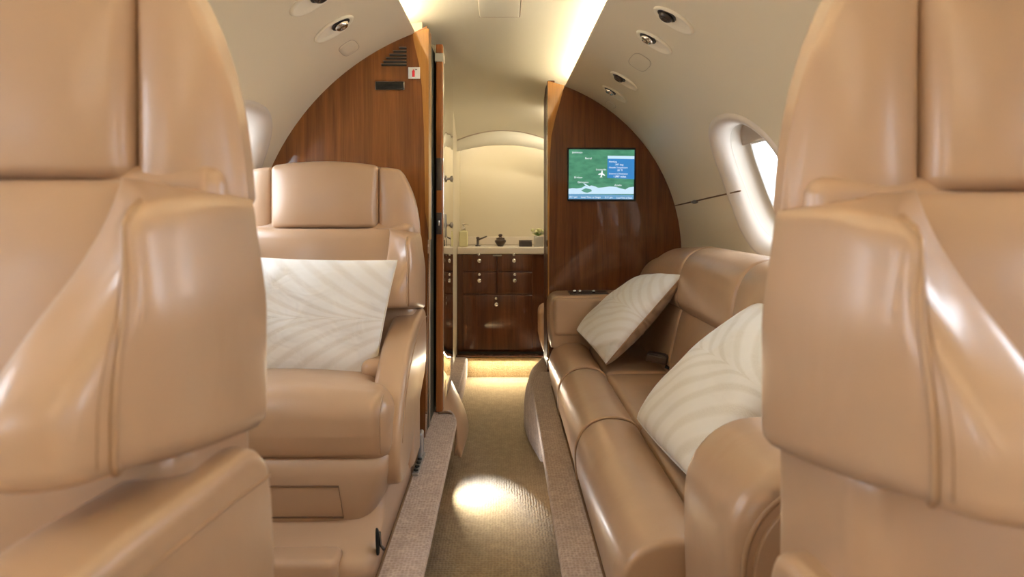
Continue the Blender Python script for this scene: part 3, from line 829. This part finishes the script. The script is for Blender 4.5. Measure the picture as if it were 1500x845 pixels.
        if sl: mk('arm_seam', tube(chaikin([(xc+k*(xb+(.0065 if arm == 'flat' else .0005)), y0+a, hc+b) for a, b in sl], 3, False), .0016, 6), M['piping'], am)
    # --- seat cushion, waterfall front, T-shaped
    def fs(q, w):
        q = q.copy(); v = (w.y+1)/2
        x = q.x-xc
        wd = 1 if v < .22 else 1-.17*sstep(.22, .34, v)
        q.x = xc+x*wd
        if w.z > 0: q.z += (.014*(1-w.x**2)*w.z+ .012*math.sin(PI*min(1, v*1.6))*(1-w.x**4)-.012*sstep(.35, .9, v)*w.z)
        if w.y < 0 and w.z > -.6: q.y -= .010*(1-w.x**4)*(-w.y)*(1-abs(w.z)**2)
        if w.z < 0: q.y += .018*(-w.z)*(-min(0, w.y))
        return q
    cu = mk('seat_cushion', rbox(X(-.318), X(.318), Y(-.60), Y(-.12), Z(-.525), Z(-.362), .050, 7, 18, fs), M['leather'], R)
    for k in (1, -1):
        pts = []
        for i in range(15):
            a = i/14
            yy = -.604+.004; 
            ang = PI/2*a
            pts.append(Vector((X(k*.300), Y(-.560-.052*math.sin(ang)*1.0), Z(-.365-.048+.052*math.cos(ang)))))
        pts += [Vector((X(k*.300), Y(-.609+.006*(i/6)), Z(-.413-.070*i/6))) for i in range(1, 7)]
        mk('cushion_seam', tube(pts, .0022, 6), M['piping'], cu)
        mk('side_pad', rbox(*sorted((X(k*.20), X(k*.268))), Y(-.40), Y(-.22), Z(-.37), Z(-.318), .024, 5, 5), M['leather'], R)
    # --- shell under the cushion
    rows = []
    for z, hx, yf in ((-.50, .315, -.585), (-.505, .319, -.592), (-.54, .317, -.594), (-.60, .300, -.590), (-.66, .268, -.578), (-.672, .258, -.570), (-.676, .245, -.55)):
        sec = [(hx, -.12), (hx, -.4), (hx, -.52), (hx-.012, yf+.02), (hx-.05, yf), (0, yf-.004), (-hx+.05, yf), (-hx+.012, yf+.02), (-hx, -.52), (-hx, -.4), (-hx, -.12)]
        rows.append([Vector((X(p.x), Y(p.y), Z(z))) for p in chaikin([(a, b, 0) for a, b in sec], 2)])
    # drop the first row inward to make a soft lip
    rows[0] = [Vector((X((p.x-xc)*.97), Y((p.y-y0)*.985), p.z+.0)) for p in rows[0]]
    sh = mk('seat_pan', loft(rows), M['shell'], R)
    g = [(-.05, -.558), (.200, -.558), (.206, -.563), (.216, -.645), (.212, -.650), (-.05, -.650)]
    def panel_y(z): return -.601+.015*sstep(-.56, -.67, z)*1.0
    dr = [Vector((X(s*x), Y(-.5975+max(0, (-.57-z))*.16), Z(z))) for x, z in ((-.20, -.56), (.195, -.56), (.205, -.636), (-.20, -.636))]
    mk('drawer_gap', tube(dr, .0022, 6, closed=True), M['seam'], sh)
    # --- plinth on the floor tracks, with a front drawer
    hz = LH-hc
    rows = []
    for z, hx, yf in ((hz+.002, .303, -.715), (hz+.05, .302, -.70), (hz+.070, .298, -.61), (hz+.12, .292, -.50), (hz+.24, .285, -.50), (hz+.30, .27, -.45)):
        sec = [(hx, -.02), (hx, -.3), (hx, yf+.10), (hx, yf+.02), (hx-.04, yf), (0, yf), (-hx+.04, yf), (-hx, yf+.02), (-hx, yf+.10), (-hx, -.3), (-hx, -.02)]
        rows.append([Vector((X(p.x), Y(p.y), Z(z))) for p in chaikin([(a, b, 0) for a, b in sec], 2)])
    pb = mk('plinth', loft(rows), M['shell'], R)
    mk('drawer_front', rbox(X(-.225), X(.225), Y(-.735), Y(-.66), LH+.006, LH+.070, .016, 4, 4), M['shell'], pb)
    # recline handle in its dark oval recess
    c = Vector((X(s*.3025), Y(-.66), LH+.075))
    mk('handle_recess', lathe([(.001, .006), (.024, .006), (.028, .004), (.028, 0)], c, (s, 0, 0), 24, .35, 1.25, (0, 1, .25)), M['black'], pb)
    mk('recline_lever', tube([c+Vector((s*.006, .004, .02)), c+Vector((s*.010, .0, -.008)), c+Vector((s*.020, -.010, -.012))], .0035), M['lock'], pb)
    def narrow(o):
        if o.type == 'MESH':
            for v in o.data.vertices: v.co.x *= .925
        for c_ in o.children: narrow(c_)
    narrow(R); R.location.x += s*.025
    return R
armchair(-.583, 2.10, CZ-.070, 1, 'tan leather armchair holding a white pillow, in front of the left wood bulkhead', 'low')
armchair(-.587, .710, CZ+.012, 1, 'large blurred tan leather armchair filling the left edge of the photo', 'flat', .205, .235)
armchair(.602, .688, CZ+.000, -1, 'large blurred tan leather armchair filling the right edge of the photo', 'stow', .182, .245)
# seat track and bracket on the ledge behind the far armchair
t = empty('seat_track', (-.29, 2.2, LH), 'grey metal seat track fitting on the carpet ledge beside the far armchair', 'track')
mk('rail', rbox(-.2765, -.256, 1.98, 2.16, LH, LH+.010, .003, 3, 4), M['grey'], t)
mk('bracket', rbox(-.2765, -.260, 2.11, 2.16, LH, LH+.085, .008, 4, 4), M['grey'], t)
for i in range(5): mk('track_stud', lathe([(.007, 0), (.007, .004), (.001, .005)], (-.266, 2.0+i*.03, LH+.010), n=12), M['black'], t)

# ================================================================== SOFA
SF = empty('sofa', (.55, 2.1, LH), 'long tan leather three place sofa along the right cabin wall', 'sofa')
H = lambda h: CZ+h
seg = [(1.22, 1.945), (1.955, 2.565), (2.575, 3.27)]
for i, (a, b) in enumerate(seg):
    pr = [(.222, H(-.80)), (.214, H(-.74)), (.216, H(-.69)), (.240, H(-.640)), (.290, H(-.612)), (.350, H(-.612)), (.395, H(-.630)), (.408, H(-.67)), (.40, H(-.76)), (.34, H(-.80))]
    def ff(v, t, i=i):
        if i == 2:                                   # the last bay rounds off at the bulkhead
            k = sstep(.72, 1, t); v = Vector((v.x+.02*k, v.y, v.z-.03*k*sstep(H(-.75), H(-.6), v.z)))
        return v
    mk('front_bolster', extr_y(pr, a, b, .014, m=14, f=ff), M['leather'], SF)
    def fq(q, w):
        q = q.copy()
        if w.z > 0: q.z += .010*(1-w.x**2)*(1-w.y**4)*w.z
        return q
    mk('seat_cushion', rbox(.402, .70, a, b, H(-.74), H(-.632), .022, 5, 12, fq), M['leather'], SF)
    # leaning lower back
    pr = [(.640, H(-.66)), (.648, H(-.60)), (.668, H(-.50)), (.690, H(-.40)), (.715, H(-.35)), (.80, H(-.34)), (.84, H(-.5)), (.80, H(-.66))]
    mk('backrest', extr_y(pr, a, b, .016, m=8), M['leather'], SF)
    pr = [(.690, H(-.385)), (.676, H(-.345)), (.680, H(-.28)), (.700, H(-.205)), (.735, H(-.160)), (.79, H(-.140)), (.850, H(-.138)), (.868, H(-.20)), (.84, H(-.36)), (.75, H(-.395))]
    def fu(v, t, i=i):
        if i == 2:
            k = (.25*sstep(.05, .5, t)+.75*sstep(.5, 1, t))*sstep(H(-.38), H(-.15), v.z); return Vector((v.x, v.y, v.z-.080*k))
        return v
    mk('headrest_roll', extr_y(pr, a-.0, b, .016, m=12, f=fu), M['leather'], SF)
    if i < 2:
        # piping at the seams of the front bolster
        P2 = chaikin([(x, 0, z) for x, z in [(.222, H(-.80)), (.214, H(-.74)), (.216, H(-.69)), (.240, H(-.640)), (.290, H(-.612)), (.350, H(-.612)), (.395, H(-.630)), (.408, H(-.67))]], 2, False)
        mk('piping', tube([(p.x, b+.005, p.z) for p in P2], .0045, 8), M['piping'], SF)
mk('base', rbox(.245, .84, 1.2, 3.27, LH+.002, H(-.70), .01, 3, 5), M['leather2'], SF)
# near arm
def arm_profile(x0, x1, top, bot, r=.10):
    P = [(x0+.012, bot), (x0+.002, bot+(top-bot)*.35), (x0, top-r*1.1)]
    for i in range(1, 6):
        a = PI/2*i/6; P.append((x0+r*(1-math.cos(a)), top-r*(1-math.sin(a))*1.05))
    P += [(x0+r, top), (x1-.06, top+.004), (x1, top-.05), (x1, bot)]
    return P
na = mk('armrest', extr_y(arm_profile(.328, .80, H(-.372), LH+.003, .13), .955, 1.215, .030, m=6, ch=1), M['leather'], SF)
pp = arm_profile(.362, .76, H(-.408), LH+.02, .12)
mk('arm_side_panel', extr_y(pp, .950, .99, .004, m=2, ch=1), M['leather2'], na)
q = [Vector((x, .957, z)) for x, z in arm_profile(.350, .78, H(-.395), LH+.01, .125)][:10]
mk('piping', tube(chaikin(q, 2, False), .005, 8), M['piping'], na)
# far arm with its padded inner face
fa = mk('armrest', extr_y(arm_profile(.216, .70, H(-.392), H(-.66), .055), 3.06, 3.275, .018, m=4, ch=1), M['leather2'], SF)
mk('arm_pad', rbox(.236, .66, 3.035, 3.075, H(-.575), H(-.402), .018, 4, 6, None), M['leather'], fa)
mk('control_panel', rbox(.315, .50, 3.09, 3.20, H(-.396), H(-.384), .004, 3, 4), M['dark'], fa)
for x in (.34, .365, .43): mk('control_knob', lathe([(.007, 0), (.007, .012), (.003, .014), (.001, .0145)], (x, 3.11, H(-.384)), n=14), M['chrome'], fa)

# buckle
bk = empty('seat_belt_buckle', (.655, 2.62, H(-.61)), 'dark brown seat belt buckle lying on the sofa between the pillows', 'buckle')
def rot(vf, c, rz, ry=0):
    m_ = Matrix.Rotation(rz, 3, 'Z') @ Matrix.Rotation(ry, 3, 'Y'); c = Vector(c)
    return [tuple(m_ @ (Vector(v)-c)+c) for v in vf[0]], vf[1]
cb = (.612, 2.60, H(-.580))
mk('buckle_body', rot(rbox(cb[0]-.042, cb[0]+.042, cb[1]-.03, cb[1]+.03, cb[2]-.016, cb[2]+.016, .008, 4, 4), cb, -.35, .12), M['dark'], bk)
mk('buckle_plate', rot(rbox(cb[0]-.034, cb[0]+.030, cb[1]-.022, cb[1]+.022, cb[2]+.014, cb[2]+.019, .002, 3, 3), cb, -.35, .12), M['lock'], bk)
mk('belt_strap', rot(rbox(cb[0]+.038, cb[0]+.075, cb[1]-.026, cb[1]+.024, cb[2]-.022, cb[2]-.014, .002, 3, 3), cb, -.35, .30), M['black'], bk)

# ================================================================== PILLOWS
def pillow(A, B, C, D, th, label, mf, mb, pin=.10, yz=None):
    """A, B, C, D: seam corners (lower far, lower near, upper near, upper far); visible face looks along (B-A) x (D-A)"""
    A, B, C, D = [Vector(p) for p in (A, B, C, D)]
    loc = (A+B+C+D)/4; w = (B-A+C-D).cross(D-A+C-B).normalized(); R = empty('throw_pillow', loc, label, 'pillow')
    N = 40
    def pt(a, b, side):
        x = a*(1-pin*(1-b*b)*abs(a)**3*.6)
        y = b*(1-pin*(1-a*a)*abs(b)**3*.6)
        e = max(0, 1-a**2)**.5*max(0, 1-b**2)**.5
        h = th/2*e**.75
        wr = .005*math.sin(7*a+3*b)*math.sin(5*b-2*a)*e+.004*math.sin(11*a-9*b)*e*abs(a*b)
        s_, t_ = (x+1)/2, (y+1)/2
        p = A*(1-s_)*(1-t_)+B*s_*(1-t_)+C*s_*t_+D*(1-s_)*t_
        return p+w*(side*h+wr*(side > 0))
    for side, m_, nm in ((1, mf, 'front_cover'), (-1, mb, 'back_cover')):
        V = []; Fc = []; uv = []
        for i in range(N+1):
            for j in range(N+1):
                a = math.sin((-1+2*i/N)*PI/2); b = math.sin((-1+2*j/N)*PI/2)
                V.append(pt(a, b, side)); uv.append(((a+1)/2, (b+1)/2))
        for i in range(N):
            for j in range(N):
                q = i*(N+1)+j; f = (q, q+1, q+N+2, q+N+1); Fc.append(f if side < 0 else f[::-1])
        o = mk(nm, (V, Fc), m_, R)
        ul = o.data.uv_layers.new(name='UVMap')
        for lp_ in o.data.loops: ul.data[lp_.index].uv = uv[lp_.vertex_index]
    E = [pt(-1, -1+2*i/20, 0) for i in range(20)]+[pt(-1+2*i/20, 1, 0) for i in range(20)]+[pt(1, 1-2*i/20, 0) for i in range(20)]+[pt(1-2*i/20, -1, 0) for i in range(20)]
    mk('piping', tube(E, .0032, 6, closed=True), M['piping'] if mb is M['pilT'] else mb, R)
    return R
def hp(x, y, h): return (x, y, CZ+h)
# on the far armchair, leaning on its back
pillow(hp(-.735, 1.77, -.465), hp(-.345, 1.75, -.452), hp(-.292, 1.80, -.135), hp(-.725, 1.86, -.130), .17, 'ivory feather pattern pillow leaning upright on the far left armchair', M['pilA'], M['pilB'], pin=.05)
pillow(hp(.3375, 3.0, -.544), hp(.406, 2.58, -.602), hp(.700, 2.55, -.248), hp(.650, 3.0, -.300), .15, 'ivory pillow with tan back propped near the far arm of the sofa', M['pilA'], M['pilT'], pin=.04)
pillow(hp(.390, 1.9, -.600), hp(.420, 1.44, -.590), hp(.770, 1.42, -.250), hp(.765, 1.88, -.255), .18, 'cream feather pattern pillow on the sofa, partly behind the near right armchair', M['pilB'], M['pilB'], pin=-.03)

# keep the upholstery inside the curved liner
for o in bpy.data.objects:
    p = o.parent
    while p and p.parent: p = p.parent
    if o.type == 'MESH' and p and p.name.split('.')[0] in ('cabin_armchair', 'sofa', 'throw_pillow'):
        w = wloc(o)
        for v in o.data.vertices:
            X_ = v.co.x+w.x; d = v.co.z+w.z-RZ; lim = math.sqrt(max(.01, (RC-.008)**2-d*d))
            if abs(X_) > lim: v.co.x = math.copysign(lim, X_)-w.x

# courtesy lamp low on the left ledge washing the aisle carpet
area('aisle_light', (-.168, 2.31, CZ-.915), .04, 1.7, (1, .98, .94), (1, 0, -.38), .012, spread=2.7)
